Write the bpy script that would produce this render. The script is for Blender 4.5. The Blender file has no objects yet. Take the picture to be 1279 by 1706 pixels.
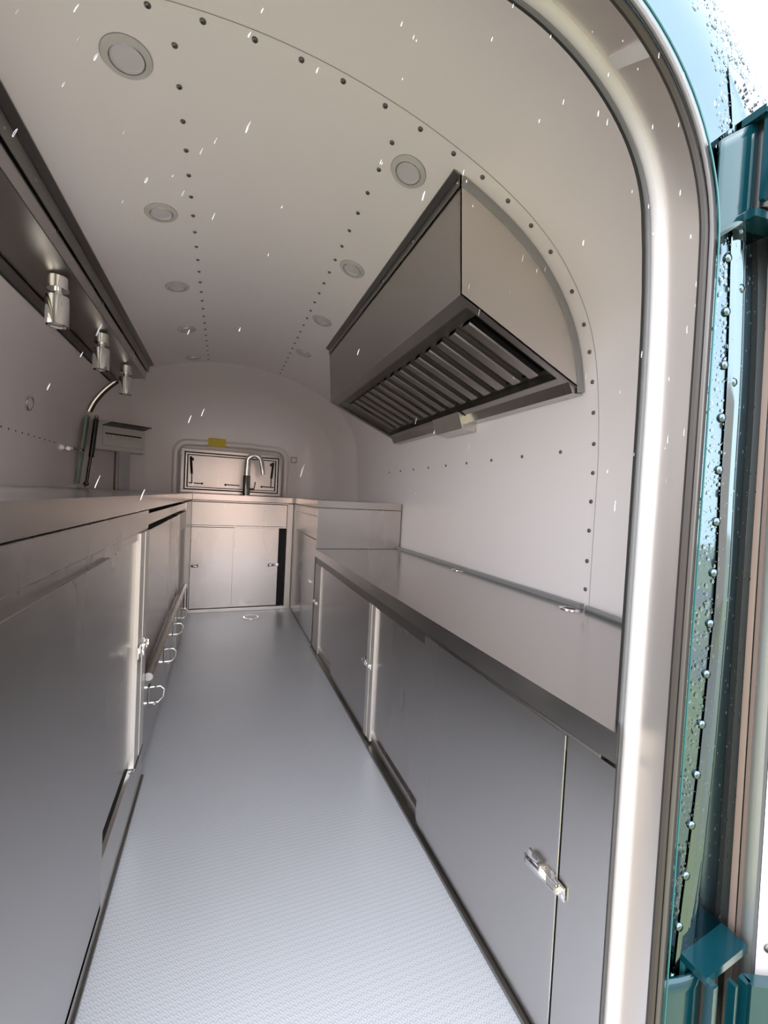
import bpy, bmesh, math, random
import numpy as np
from mathutils import Vector, Matrix
random.seed(7)
SC = bpy.context.scene
COL = SC.collection
PI = math.pi

# ------------------------------------------------------------------ camera
EYE = Vector((0.0, 0.0, 0.92))
def camera():
    f, cx, cy = 690.0, 639.5, 853.0
    Y = Vector((371 - cx, 820 - cy, f)).normalized()
    h = Vector((1, .05, 0)); X = (h - h.dot(Y) * Y).normalized()
    Z = X.cross(Y)
    if Z.y > 0: Z = -Z
    right = Vector((X.x, Y.x, Z.x)); down = Vector((X.y, Y.y, Z.y)); fwd = Vector((X.z, Y.z, Z.z))
    m = Matrix.Identity(4)
    for i in range(3):
        m[i][0] = right[i]; m[i][1] = -down[i]; m[i][2] = -fwd[i]; m[i][3] = EYE[i]
    cd = bpy.data.cameras.new('camera'); co = bpy.data.objects.new('camera', cd); COL.objects.link(co)
    cd.sensor_fit = 'VERTICAL'; cd.sensor_height = 24.0; cd.sensor_width = 18.0
    cd.lens = f / 1706 * 24.0; cd.clip_start = .01; cd.clip_end = 200
    co.matrix_world = m
    SC.camera = co
camera()

# ------------------------------------------------------------------ sky, exposure
def world():
    w = bpy.data.worlds.new('overcast_sky'); SC.world = w; w.use_nodes = True
    nt = w.node_tree; nt.nodes.clear()
    out = nt.nodes.new('ShaderNodeOutputWorld'); bg = nt.nodes.new('ShaderNodeBackground')
    tc = nt.nodes.new('ShaderNodeTexCoord'); mp = nt.nodes.new('ShaderNodeMapping')
    nz = nt.nodes.new('ShaderNodeTexNoise'); rp = nt.nodes.new('ShaderNodeValToRGB')
    mp.inputs['Scale'].default_value = (1, 1, 2.5)
    nz.inputs['Scale'].default_value = 1.6; nz.inputs['Detail'].default_value = 4
    rp.color_ramp.elements[0].position = .3; rp.color_ramp.elements[0].color = (.86, .92, 1, 1)
    rp.color_ramp.elements[1].position = .7; rp.color_ramp.elements[1].color = (1, 1, 1, 1)
    L = nt.links.new
    L(tc.outputs['Generated'], mp.inputs['Vector']); L(mp.outputs[0], nz.inputs['Vector'])
    L(nz.outputs['Fac'], rp.inputs[0]); L(rp.outputs[0], bg.inputs[0])
    bg.inputs[1].default_value = 1.0
    L(bg.outputs[0], out.inputs[0])
world()
SC.view_settings.view_transform = 'Standard'; SC.view_settings.look = 'None'
SC.view_settings.gamma = 1.0; SC.view_settings.use_curve_mapping = False
SC.view_settings.exposure = 2.55
SC.cycles.max_bounces = 14; SC.cycles.diffuse_bounces = 8; SC.cycles.glossy_bounces = 8
SC.cycles.caustics_reflective = True; SC.cycles.caustics_refractive = False
SC.cycles.sample_clamp_indirect = 6.0
SC.cycles.use_denoising = True

# ------------------------------------------------------------------ materials
def mat(name, base, metal=0.0, rough=.5, noise=None, bump=None, spec=None, trans=0, ior=None, coat=0, aniso=None, edge=None):
    """noise=(scale xyz, amount, roughness amount); bump=(scale xyz, strength)"""
    m = bpy.data.materials.new(name); m.use_nodes = True
    nt = m.node_tree; p = nt.nodes['Principled BSDF']; L = nt.links.new
    p.inputs['Base Color'].default_value = (*base, 1); p.inputs['Metallic'].default_value = metal
    p.inputs['Roughness'].default_value = rough
    if spec is not None: p.inputs['Specular IOR Level'].default_value = spec
    if trans: p.inputs['Transmission Weight'].default_value = trans
    if ior: p.inputs['IOR'].default_value = ior
    if coat: p.inputs['Coat Weight'].default_value = coat; p.inputs['Coat Roughness'].default_value = .08
    if edge: p.inputs['Specular Tint'].default_value = (*edge, 1)
    if aniso: p.inputs['Anisotropic'].default_value = aniso
    tc = nt.nodes.new('ShaderNodeTexCoord')
    if noise:
        sc, amt, ramt = noise
        mp = nt.nodes.new('ShaderNodeMapping'); mp.inputs['Scale'].default_value = sc
        n = nt.nodes.new('ShaderNodeTexNoise'); n.inputs['Scale'].default_value = 1; n.inputs['Detail'].default_value = 4
        L(tc.outputs['Object'], mp.inputs['Vector']); L(mp.outputs[0], n.inputs['Vector'])
        mx = nt.nodes.new('ShaderNodeMix'); mx.data_type = 'RGBA'
        mx.inputs['A'].default_value = (*[max(0, c * (1 - amt)) for c in base], 1)
        mx.inputs['B'].default_value = (*[min(1, c * (1 + amt)) for c in base], 1)
        L(n.outputs['Fac'], mx.inputs['Factor']); L(mx.outputs['Result'], p.inputs['Base Color'])
        mr = nt.nodes.new('ShaderNodeMapRange'); mr.inputs['From Min'].default_value = .1; mr.inputs['From Max'].default_value = .9
        mr.inputs['To Min'].default_value = max(.02, rough - ramt); mr.inputs['To Max'].default_value = rough + ramt
        L(n.outputs['Fac'], mr.inputs['Value']); L(mr.outputs[0], p.inputs['Roughness'])
    if bump:
        sc, st = bump
        mp = nt.nodes.new('ShaderNodeMapping'); mp.inputs['Scale'].default_value = sc
        n = nt.nodes.new('ShaderNodeTexNoise'); n.inputs['Scale'].default_value = 1; n.inputs['Detail'].default_value = 3
        L(tc.outputs['Object'], mp.inputs['Vector']); L(mp.outputs[0], n.inputs['Vector'])
        b = nt.nodes.new('ShaderNodeBump'); b.inputs['Strength'].default_value = st; b.inputs['Distance'].default_value = .002
        L(n.outputs['Fac'], b.inputs['Height']); L(b.outputs[0], p.inputs['Normal'])
    return m
M = {}
M['steel'] = mat('brushed_steel', (.54, .517, .503), 1, .26, noise=((3, 3, .7), .05, .06), bump=((3, 3, .8), .10))
M['steel_h'] = mat('brushed_steel_level', (.50, .475, .46), 1, .20, noise=((.8, 3, 3), .05, .05))
M['steel_light'] = mat('pale_steel', (.70, .68, .66), 1, .34, noise=((8, 8, 1), .04, .05))
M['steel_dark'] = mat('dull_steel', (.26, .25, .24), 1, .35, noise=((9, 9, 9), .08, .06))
M['post'] = mat('satin_aluminium_post', (.68, .645, .61), .7, .42, noise=((9, 9, 1), .04, .04))
M['chrome'] = mat('chrome', (.82, .81, .80), 1, .08, noise=((9, 9, 9), .02, .02))
M['chrome_dark'] = mat('dark_chrome', (.22, .22, .22), 1, .14, noise=((9, 9, 9), .04, .03))
M['white'] = mat('white_panel', (.87, .815, .82), 0, .28, noise=((1.3, 1.3, 1.3), .015, .008), spec=.5)
M['white_dome'] = mat('white_gelcoat', (.86, .81, .80), 0, .24, noise=((1.3, 1.3, 1.3), .015, .03), spec=.5, bump=((3, 3, 3), .12))
M['white_gloss'] = mat('glossy_white_gelcoat', (.86, .81, .80), 0, .10, noise=((1.3, 1.3, 1.3), .01, .01), spec=.8)
M['rivet'] = mat('dark_rivet', (.16, .145, .14), .8, .35, noise=((90, 90, 90), .2, .05))
M['black'] = mat('black_rubber', (.025, .024, .024), 0, .5, noise=((30, 30, 30), .2, .05))
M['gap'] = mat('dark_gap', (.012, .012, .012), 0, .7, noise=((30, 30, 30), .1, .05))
M['seal'] = mat('white_seal', (.60, .58, .60), 0, .4, noise=((6, 6, 6), .02, .05))
M['seal_grey'] = mat('grey_seal', (.20, .20, .21), 0, .45, noise=((30, 30, 30), .1, .05))
M['grey_trim'] = mat('grey_trim', (.34, .34, .35), .3, .4, noise=((20, 20, 20), .06, .05))
M['jamb'] = mat('jamb_aluminium', (.86, .81, .79), .9, .40, noise=((25, 25, 1.2), .05, .02))
M['skin'] = mat('blue_mirror_skin', (.125, .168, .19), 1, .07, noise=((2, 2, 2), .04, .02), bump=((4, 4, 4), .10), edge=(.50, .54, .56))
M['teal'] = mat('teal_painted_metal', (.003, .042, .058), .3, .16, noise=((14, 14, 14), .15, .05), coat=.25)
M['teal_edge'] = mat('teal_edge', (.02, .12, .13), .3, .2, noise=((14, 14, 14), .1, .05), coat=.4)
M['drop'] = mat('rain_water', (1, 1, 1), 0, .02, noise=((3, 3, 3), 0, .0), trans=1, ior=1.33)
M['plastic'] = mat('ivory_plastic', (.56, .54, .50), 0, .4, noise=((12, 12, 12), .03, .05))
M['black_metal'] = mat('black_metal', (.02, .02, .022), .4, .25, noise=((30, 30, 30), .1, .05))
M['yellow'] = mat('yellow_sticker', (.72, .56, .02), 0, .3, noise=((12, 12, 12), .05, .05))
M['lens'] = mat('frosted_lens', (.62, .58, .62), 0, .35, noise=((30, 30, 30), .03, .03))
M['chromering'] = mat('downlight_ring', (.66, .64, .62), .2, .3, noise=((30, 30, 30), .03, .03))
M['glass'] = mat('green_glass', (.12, .26, .20), 0, .05, noise=((9, 9, 9), .05, .01), coat=1)
M['peach'] = mat('anodised_door_edge', (.40, .29, .25), .35, .38, noise=((40, 40, 2), .05, .05))
M['lip'] = mat('dark_anodised_lip', (.08, .075, .075), .4, .3, noise=((25, 25, 2), .08, .05))
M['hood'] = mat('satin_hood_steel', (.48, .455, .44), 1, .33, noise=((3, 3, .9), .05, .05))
M['hood_end_lit'] = mat('satin_hood_lit_end', (.66, .62, .59), 1, .40, noise=((3, 3, .9), .05, .05))  # hood steel again, paler: brightness of the lit end put into the colour
M['brown'] = mat('brown_gasket', (.03, .024, .023), 0, .5, noise=((30, 30, 30), .1, .05))
M['label'] = mat('label_print', (.55, .50, .46), 0, .5, noise=((150, 150, 260), .5, .05))
M['wall_out'] = mat('reddish_added_wall', (.62, .47, .41), 0, .8, noise=((2, 2, 6), .15, .05))

def floor_material():
    m = bpy.data.materials.new('basket_tread_floor'); m.use_nodes = True
    nt = m.node_tree; p = nt.nodes['Principled BSDF']; L = nt.links.new
    def node(t, **k):
        n = nt.nodes.new(t)
        for a, b in k.items(): setattr(n, a, b)
        return n
    def mth(op, a, b=None):
        n = node('ShaderNodeMath', operation=op)
        for i, v in enumerate((a, b)):
            if v is None: continue
            if hasattr(v, 'is_linked'): L(v, n.inputs[i])
            else: n.inputs[i].default_value = v
        return n.outputs[0]
    tc = node('ShaderNodeTexCoord'); mp = node('ShaderNodeMapping')
    mp.inputs['Rotation'].default_value = (0, 0, math.radians(45)); k = 1 / .0080
    mp.inputs['Scale'].default_value = (k, k, k)
    L(tc.outputs['Object'], mp.inputs['Vector'])
    sp = node('ShaderNodeSeparateXYZ'); L(mp.outputs[0], sp.inputs[0])
    x, y = sp.outputs[0], sp.outputs[1]
    par = mth('MODULO', mth('ADD', mth('FLOOR', x), mth('FLOOR', y)), 2.0)
    par = mth('ABSOLUTE', par)
    def bars(u, v):
        a = mth('GREATER_THAN', mth('SINE', mth('MULTIPLY', u, 2 * PI * 2)), 0.0)
        e = mth('LESS_THAN', mth('ABSOLUTE', mth('SUBTRACT', mth('FRACT', v), .5)), .43)
        return mth('MULTIPLY', a, e)
    bx, by = bars(x, y), bars(y, x)
    hgt = mth('ADD', mth('MULTIPLY', par, bx), mth('MULTIPLY', mth('SUBTRACT', 1.0, par), by))
    n = node('ShaderNodeTexNoise'); n.inputs['Scale'].default_value = 2.2; n.inputs['Detail'].default_value = 4
    L(tc.outputs['Object'], n.inputs['Vector'])
    mx = node('ShaderNodeMix', data_type='RGBA'); L(hgt, mx.inputs['Factor'])
    mx.inputs['A'].default_value = (.57, .60, .67, 1); mx.inputs['B'].default_value = (.74, .77, .85, 1)
    mx2 = node('ShaderNodeMix', data_type='RGBA', blend_type='MULTIPLY'); mx2.inputs['Factor'].default_value = .12
    L(mx.outputs['Result'], mx2.inputs['A']); L(n.outputs['Fac'], mx2.inputs['B'])
    L(mx2.outputs['Result'], p.inputs['Base Color'])
    b = node('ShaderNodeBump'); b.inputs['Strength'].default_value = .5; b.inputs['Distance'].default_value = .0006
    L(hgt, b.inputs['Height']); L(b.outputs[0], p.inputs['Normal'])
    p.inputs['Roughness'].default_value = .34; p.inputs['Metallic'].default_value = .35
    return m
M['floor'] = floor_material()

def ground_material():
    m = bpy.data.materials.new('wet_yard_ground'); m.use_nodes = True
    nt = m.node_tree; p = nt.nodes['Principled BSDF']; L = nt.links.new
    tc = nt.nodes.new('ShaderNodeTexCoord'); n = nt.nodes.new('ShaderNodeTexNoise'); n.inputs['Scale'].default_value = .35
    n2 = nt.nodes.new('ShaderNodeTexNoise'); n2.inputs['Scale'].default_value = 14; n2.inputs['Detail'].default_value = 6
    r = nt.nodes.new('ShaderNodeValToRGB'); e = r.color_ramp.elements
    e[0].position = .42; e[0].color = (.40, .34, .31, 1); e[1].position = .55; e[1].color = (.46, .44, .22, 1)
    mx = nt.nodes.new('ShaderNodeMix'); mx.data_type = 'RGBA'; mx.blend_type = 'MULTIPLY'; mx.inputs['Factor'].default_value = .6
    L(tc.outputs['Object'], n.inputs['Vector']); L(tc.outputs['Object'], n2.inputs['Vector'])
    L(n.outputs['Fac'], r.inputs[0]); L(r.outputs[0], mx.inputs['A']); L(n2.outputs['Fac'], mx.inputs['B'])
    L(mx.outputs['Result'], p.inputs['Base Color']); p.inputs['Roughness'].default_value = .45
    return m
M['ground'] = ground_material()

# ------------------------------------------------------------------ helpers
def link(name, bm, m, parent=None, smooth=False, kind=None):
    me = bpy.data.meshes.new(name); bmesh.ops.recalc_face_normals(bm, faces=bm.faces[:]); bm.to_mesh(me); bm.free()
    ms = m if isinstance(m, (list, tuple)) else [m]
    for q in ms: me.materials.append(M[q])
    if smooth:
        for p in me.polygons: p.use_smooth = True
        try: me.set_sharp_from_angle(angle=math.radians(35))
        except Exception: pass
    o = bpy.data.objects.new(name, me); COL.objects.link(o)
    if parent is not None: o.parent = parent
    if kind: o['kind'] = kind
    return o
def thing(name, label, cat, loc=(0, 0, 0), group=None, rot=None):
    o = bpy.data.objects.new(name, None); COL.objects.link(o); o.location = loc
    o.empty_display_size = .05
    if rot is not None: o.rotation_euler = rot
    o['label'] = label; o['category'] = cat
    if group: o['group'] = group
    return o
def tag(o, label, cat, group=None):
    o['label'] = label; o['category'] = cat
    if group: o['group'] = group
    return o
def new(): return bmesh.new()
def box(bm, x0, x1, y0, y1, z0, z1, bev=0.0):
    vs = [bm.verts.new(v) for v in ((x0, y0, z0), (x1, y0, z0), (x1, y1, z0), (x0, y1, z0), (x0, y0, z1), (x1, y0, z1), (x1, y1, z1), (x0, y1, z1))]
    fs = [bm.faces.new([vs[i] for i in f]) for f in ((0, 3, 2, 1), (4, 5, 6, 7), (0, 1, 5, 4), (1, 2, 6, 5), (2, 3, 7, 6), (3, 0, 4, 7))]
    if bev:
        es = set(e for f in fs for e in f.edges)
        bmesh.ops.bevel(bm, geom=list(es), offset=bev, segments=2, profile=.5, affect='EDGES')
    return bm
def bx(*a, **k): return box(new(), *a, **k)
def prism(bm, pts, z0, z1):
    b = [bm.verts.new((x, y, z0)) for x, y in pts]; t = [bm.verts.new((x, y, z1)) for x, y in pts]
    bm.faces.new(b[::-1]); bm.faces.new(t)
    for i in range(len(pts)):
        j = (i + 1) % len(pts); bm.faces.new((b[i], b[j], t[j], t[i]))
    return bm
def extrude_poly(bm, pts3, vec):
    """pts3: planar polygon of 3D points, extruded by vec"""
    v = Vector(vec); a = [bm.verts.new(p) for p in pts3]; b = [bm.verts.new(Vector(p) + v) for p in pts3]
    bm.faces.new(a[::-1]); bm.faces.new(b)
    for i in range(len(a)):
        j = (i + 1) % len(a); bm.faces.new((a[i], a[j], b[j], b[i]))
    return bm
def frames(pts, closed=False):
    pts = [Vector(p) for p in pts]; n = len(pts); out = []
    up = None
    for i in range(n):
        if closed: t = pts[(i + 1) % n] - pts[i - 1]
        else: t = pts[min(n - 1, i + 1)] - pts[max(0, i - 1)]
        t.normalize()
        if up is None:
            up = Vector((0, 0, 1)) if abs(t.z) < .9 else Vector((1, 0, 0))
        s = t.cross(up); s.normalize(); up = s.cross(t); up.normalize()
        out.append((pts[i], t, s.copy(), up.copy()))
    return out
def tube(bm, pts, r, seg=8, closed=False, caps=True):
    rs = r if isinstance(r, (list, tuple)) else [r] * len(pts)
    rings = []
    for (p, t, s, u), rr in zip(frames(pts, closed), rs):
        rings.append([bm.verts.new(p + rr * (math.cos(a) * s + math.sin(a) * u)) for a in [2 * PI * k / seg for k in range(seg)]])
    m = len(rings)
    for i in range(m if closed else m - 1):
        a, b = rings[i], rings[(i + 1) % m]
        for k in range(seg): bm.faces.new((a[k], a[(k + 1) % seg], b[(k + 1) % seg], b[k]))
    if caps and not closed:
        bm.faces.new(rings[0][::-1]); bm.faces.new(rings[-1])
    return bm
def lathe(bm, prof, seg=24, mtx=None, cap=True):
    """prof: list of (r, z) around local z"""
    rings = []
    mt = mtx or Matrix.Identity(4)
    for r, z in prof:
        if r < 1e-6: rings.append([bm.verts.new(mt @ Vector((0, 0, z)))])
        else: rings.append([bm.verts.new(mt @ Vector((r * math.cos(2 * PI * k / seg), r * math.sin(2 * PI * k / seg), z))) for k in range(seg)])
    for a, b in zip(rings[:-1], rings[1:]):
        for k in range(seg):
            k2 = (k + 1) % seg
            if len(a) == 1 and len(b) == 1: continue
            if len(a) == 1: bm.faces.new((a[0], b[k2], b[k]))
            elif len(b) == 1: bm.faces.new((a[k], a[k2], b[0]))
            else: bm.faces.new((a[k], a[k2], b[k2], b[k]))
    if cap:
        if len(rings[0]) > 1: bm.faces.new(rings[0][::-1])
        if len(rings[-1]) > 1: bm.faces.new(rings[-1])
    return bm
def basis(origin, normal, up=(0, 0, 1)):
    n = Vector(normal).normalized(); u = Vector(up)
    x = u.cross(n)
    if x.length < 1e-4: x = Vector((0, 1, 0)).cross(n)
    x.normalize(); y = n.cross(x)
    m = Matrix.Identity(4)
    for i in range(3): m[i][0] = x[i]; m[i][1] = y[i]; m[i][2] = n[i]; m[i][3] = origin[i]
    return m

# ------------------------------------------------------------------ shell section and domes
CX = .08
SEC = [(1.1069, 1.041), (1.103, 1.132), (1.095, 1.23), (1.082, 1.329), (1.064, 1.422), (1.034, 1.504), (.98, 1.588), (.89, 1.685), (.809, 1.742), (.723, 1.786), (.635, 1.823), (.541, 1.854), (.441, 1.882), (.342, 1.902), (.233, 1.918), (.133, 1.926), (.08, 1.927)]
_th = np.array([math.atan2(z - 1.0, x - CX) for x, z in SEC]); _rr = np.array([math.hypot(x - CX, z - 1.0) for x, z in SEC])
_th = np.concatenate(([0.0], _th)); _rr = np.concatenate(([1.027], _rr))
# smooth the radius table
_ts = np.linspace(0, PI / 2, 181); _rs = np.interp(_ts, _th, _rr)
for _ in range(40):
    _q = _rs.copy(); _q[1:-1] = (_rs[:-2] + _rs[1:-1] + _rs[2:]) / 3; _q[-1] = _q[-2]; _rs = _q
def rad(a): return float(np.interp(a, _ts, _rs))
AX = 1.027
def section(n_side=14, n_arc=56, zlow=0.0, off=0.0):
    """polyline (x,z) from bottom right, over the roof, to bottom left"""
    pr = [(AX + off, zlow + (1.0 - zlow) * i / n_side) for i in range(n_side)]
    for i in range(n_arc + 1):
        a = PI / 2 * i / n_arc
        pr.append(((rad(a) + off) * math.cos(a), 1 + (rad(a) + off) * math.sin(a)))
    right = [(CX + x, z) for x, z in pr]
    left = [(CX - x, z) for x, z in pr[:-1]][::-1]
    return right + left
def gauge(x, z, off=0.0):
    dx = abs(x - CX)
    if z < 1.0: return dx / (AX + off)
    return math.hypot(dx, z - 1) / (rad(math.atan2(z - 1, dx)) + off)
RD, RP, RY = .65, 3.6, .9916
def rear_ext(x, z):
    r = min(1, gauge(x, z, .035)); return .9667 - .62 * (1 - r ** 4.5) ** (1 / 4.5)
def rear_int(x, z):
    r = min(1, gauge(x, z, 0)); return min(1.0, RY + .087 - RD * (1 - r ** RP) ** (1 / RP))
FY, FD, FP = 3.5, .6, 2.4
def front_int(x, z, off=0.0):
    r = min(1, gauge(x, z, off)); return FY + (FD + off) * (1 - r ** FP) ** (1 / FP)
def front_x(y, z=.9):
    """half width of the far dome at depth y, low down"""
    t = max(0, min(1, (y - FY) / FD)); return AX * (1 - t ** FP) ** (1 / FP)
def sec_at(off, z, side):
    """x of the shell at height z on one side (+1 right, -1 left)"""
    if z <= 1.0: return CX + side * (AX + off)
    lo, hi = 0.0, 1.2
    for _ in range(40):
        mid = (lo + hi) / 2
        if gauge(CX + mid, z, off) < 1: lo = mid
        else: hi = mid
    return CX + side * lo
def roof_z(x, off=0.0):
    lo, hi = 1.0, 2.1
    for _ in range(40):
        mid = (lo + hi) / 2
        if gauge(x, mid, off) < 1: lo = mid
        else: hi = mid
    return lo
def sec_normal(x, z):
    """inward normal of the barrel"""
    e = .004
    gx = (gauge(x + e, z) - gauge(x - e, z)); gz = (gauge(x, z + e) - gauge(x, z - e))
    v = Vector((-gx, 0, -gz)); return v.normalized()

def strip_surface(bm, rows, skip=None):
    vr = [[bm.verts.new(p) for p in row] for row in rows]
    for a, b in zip(vr[:-1], vr[1:]):
        for k in range(len(a) - 1):
            if skip and skip((a[k].co + b[k + 1].co) / 2): continue
            try: bm.faces.new((a[k], a[k + 1], b[k + 1], b[k]))
            except ValueError: pass
    return bm

SECP = section()
def split_z(zr, zl):
    iR = max(i for i, (x, z) in enumerate(SECP) if x > CX and z <= zr + 1e-6)
    iL = min(i for i, (x, z) in enumerate(SECP) if x < CX and z <= zl + 1e-6)
    return iR, iL
iR, iL = split_z(1.13, 1.175)
WY0, WY1, WZ0, WZ1 = 1.02, 1.82, .93, 1.62      # service window added out of view on the left to let daylight in
ys = [1.0, WY0] + [WY0 + (WY1 - WY0) * i / 8 for i in range(1, 9)] + [WY1 + (3.5 - WY1) * i / 9 for i in range(1, 10)]
def in_window(p): return p[0] < CX - .3 and WY0 < p[1] < WY1 and WZ0 < p[2] < WZ1
def barrel(part): 
    bm = new()
    rows = [[(x + (.004 if x > CX else -.004) , .96, z + (.004 if z > 1.6 else 0)) for x, z in part], [(x, 1.0, z) for x, z in part]]
    strip_surface(bm, rows + [[(x, y, z) for x, z in part] for y in ys[1:]], in_window)
    return bm
def solidify(o, t):
    md = o.modifiers.new('thickness', 'SOLIDIFY'); md.thickness = t; md.offset = 1 if t > 0 else -1
    return o
wall_right = link('wall_right', barrel(SECP[:iR + 1]), 'white', None, True, 'structure')
ceiling = link('ceiling', barrel(SECP[iR:iL + 1]), 'white', None, True, 'structure')
wall_left = link('wall_left', barrel(SECP[iL:]), 'white', None, True, 'structure')
# far dome
bm = new(); rows = []
for j in range(29):
    s = math.sin(PI / 2 * j / 28) ** .8 if j else 0
    t = 1 - s          # shrink factor of the section
    y_ = None
    row = []
    for x, z in SECP:
        px, pz = CX + (x - CX) * t, (1 + (z - 1) * t if z > 1 else z)
        row.append((px, front_int(px, pz), pz))
    rows.append(row)
strip_surface(bm, rows); bmesh.ops.remove_doubles(bm, verts=bm.verts[:], dist=1e-5)
wall_far = link('wall_front', bm, 'white_dome', None, True, 'structure')

# reveal of the added, unseen service window
zs = sorted(z for x, z in SECP if x < CX - .3 and WZ0 - .08 < z < WZ1 + .05)
inn = [z for z in zs]
bm = new()
hz = [WZ0 + (WZ1 - WZ0) * i / 14 for i in range(15)]
for yy, sgn in ((WY0, 1), (WY1, -1)):
    strip_surface(bm, [[(sec_at(-.004, z, -1), yy + sgn * .004, z) for z in hz], [(sec_at(.09, z, -1), yy + sgn * .004, z) for z in hz]])
for zz in (WZ0, WZ1):
    strip_surface(bm, [[(sec_at(-.004, zz, -1), y, zz) for y in (WY0, WY1)], [(sec_at(.09, zz, -1), y, zz) for y in (WY0, WY1)]])
o = link('window_added', bm, 'jamb', None, False, 'structure'); o['label'] = 'service window added out of view in the left side to let daylight in'
# rear dome with the door opening
def outline(xr, zt, R, n=60, zlow=0.0):
    """rounded doorway outline from bottom right over the top to bottom left"""
    pts = [(xr, zlow + (zt - R - zlow) * i / 22) for i in range(22)]
    for i in range(21):
        a = PI / 2 * i / 20; pts.append((xr - R + R * math.cos(a), zt - R + R * math.sin(a)))
    w = xr - R - CX
    for i in range(1, 7): pts.append((CX + w * (1 - i / 6), zt))
    left = [(2 * CX - x, z) for x, z in pts[:-1]][::-1]
    return pts + left
OUT_I = outline(.580, 1.600, .225)
OUT_E = outline(.554, 1.505, .240)
def resample(poly, ts):
    P = [Vector((x, z)) for x, z in poly]; d = [0]
    for a, b in zip(P[:-1], P[1:]): d.append(d[-1] + (b - a).length)
    T = d[-1]; out = []
    for t in ts:
        q = t * T; k = 0
        while k < len(d) - 2 and d[k + 1] < q: k += 1
        f = (q - d[k]) / max(1e-9, d[k + 1] - d[k]); v = P[k].lerp(P[k + 1], min(1, f)); out.append((v.x, v.y))
    return out
def rear_loft(out_pts, sec, fn, nl=22):
    n = len(out_pts)
    # section points matched to the outline, corner by corner
    top = (n - 1) // 2
    half = resample(sec[:(len(sec) - 1) // 2 + 1], [i / top for i in range(top + 1)])
    # low part of the wall follows equal heights so that rows stay level
    full = half + [(2 * CX - x, z) for x, z in half[:-1]][::-1]
    rows = []
    for j in range(nl + 1):
        l = math.sin(PI / 2 * j / nl)
        row = []
        for (ax, az), (bx_, bz) in zip(out_pts, full):
            x, z = ax + (bx_ - ax) * l, az + (bz - az) * l
            row.append((x, fn(x, z), z))
        rows.append(row)
    return strip_surface(new(), rows)
wall_rear = link('wall_rear', rear_loft(OUT_I, SECP, rear_int), 'white', None, True, 'structure')
SECE = section(zlow=-.12, off=.035)
OUT_E2 = [(x, z if z > .001 else -.12) for x, z in OUT_E]
ext = link('wall_exterior', rear_loft(OUT_E2, SECE, rear_ext, 30), 'skin', None, True, 'structure')
bm = new(); strip_surface(bm, [[(x, y, z) for x, z in SECE] for y in (.9667, WY0, (WY0 + WY1) / 2, WY1, 3.5)], in_window)
rows = []
for j in range(29):
    t = 1 - (math.sin(PI / 2 * j / 28) ** .8 if j else 0)
    rows.append([(CX + (x - CX) * t, front_int(CX + (x - CX) * t, (1 + (z - 1) * t if z > 1 else z), .035) + .05 * min(1, j / 3), (1 + (z - 1) * t if z > 1 else z)) for x, z in SECE])
strip_surface(bm, rows)
link('outer_shell', bm, 'skin', ext, True)

# floor and base
bm = new()
pts = [(.58, .34), (.58, .44), (1.1, 1.0), (1.1, 3.5)]
for i in range(1, 12):
    y = 3.5 + .6 * i / 12; pts.append((CX + front_x(y), y))
pts += [(2 * CX - x, y) for x, y in pts[::-1]]
prism(bm, pts, -.06, 0.0)
floor = link('floor', bm, 'floor', None, False, 'structure')
g = link('ground', prism(new(), [(-25, -25), (25, -25), (25, 25), (-25, 25)], -.75, -.62), 'ground', None, False, 'structure')
# plain wall added behind the camera as something warm for the metal to reflect
bm = new(); box(bm, -9, 5, -9.3, -9.0, -.62, 3.2)
for i in range(5): box(bm, -8.2 + i * 2.6, -6.9 + i * 2.6, -9.02, -8.95, .2, 1.9)
link('wall_warm_reflector', bm, 'wall_out', None, False, 'structure')

# ------------------------------------------------------------------ rivets
def rivet_mesh(r, h, m='rivet'):
    b = lathe(new(), [(r, 0), (r * .96, h * .45), (r * .7, h * .85), (0, h)], 12, cap=False)
    me = bpy.data.meshes.new('rivet'); b.to_mesh(me); b.free(); me.materials.append(M[m])
    for p in me.polygons: p.use_smooth = True
    return me
RIV = rivet_mesh(.0068, .0042)
def rivet(parent, p, n, me=RIV, name='rivet'):
    o = bpy.data.objects.new(name, me); COL.objects.link(o); o.parent = parent
    o.matrix_world = basis(p, n); o.matrix_parent_inverse = Matrix.Identity(4); return o
def sec_point_right(z): return sec_at(0, z, 1)
for z in (.664, .756, .855, .949, 1.041, 1.134):
    rivet(wall_right if z < 1.13 else ceiling, (sec_at(0, z, 1), 1.004, z), (-1, 0, 0))
ARC = [(1.095, 1.233), (1.082, 1.329), (1.067, 1.422), (1.04, 1.504), (.98, 1.592), (.89, 1.69), (.809, 1.742), (.723, 1.786), (.635, 1.823), (.541, 1.854), (.441, 1.882), (.342, 1.902), (.233, 1.918), (.133, 1.926), (.03, 1.926), (-.076, 1.92), (-.18, 1.908), (-.28, 1.885), (-.38, 1.858), (-.48, 1.824)]
for x, z in ARC:
    a = math.atan2(z - 1, x - CX)
    aa = a if a < PI / 2 else PI - a
    r = rad(aa); X, Z = CX + r * math.cos(a), 1 + r * math.sin(a)
    rivet(ceiling, (X, 1.006, Z), sec_normal(X, Z))
for k in range(24):
    y = 1.076 + .1018 * k
    for x in (-.136, .394):
        z = roof_z(x); rivet(ceiling, (x, y + (.01 if x > 0 else 0), z), sec_normal(x, z))
for k in range(9):
    y = 1.145 + .2018 * k; rivet(wall_right, (sec_at(0, 1.121, 1), y, 1.121), (-1, 0, 0))
SMALL = rivet_mesh(.005, .003)
for k in range(13):
    y = 2.17 + .0705 * k; rivet(wall_left, (sec_at(0, 1.166, -1), y, 1.166), (1, 0, 0), SMALL)
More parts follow.
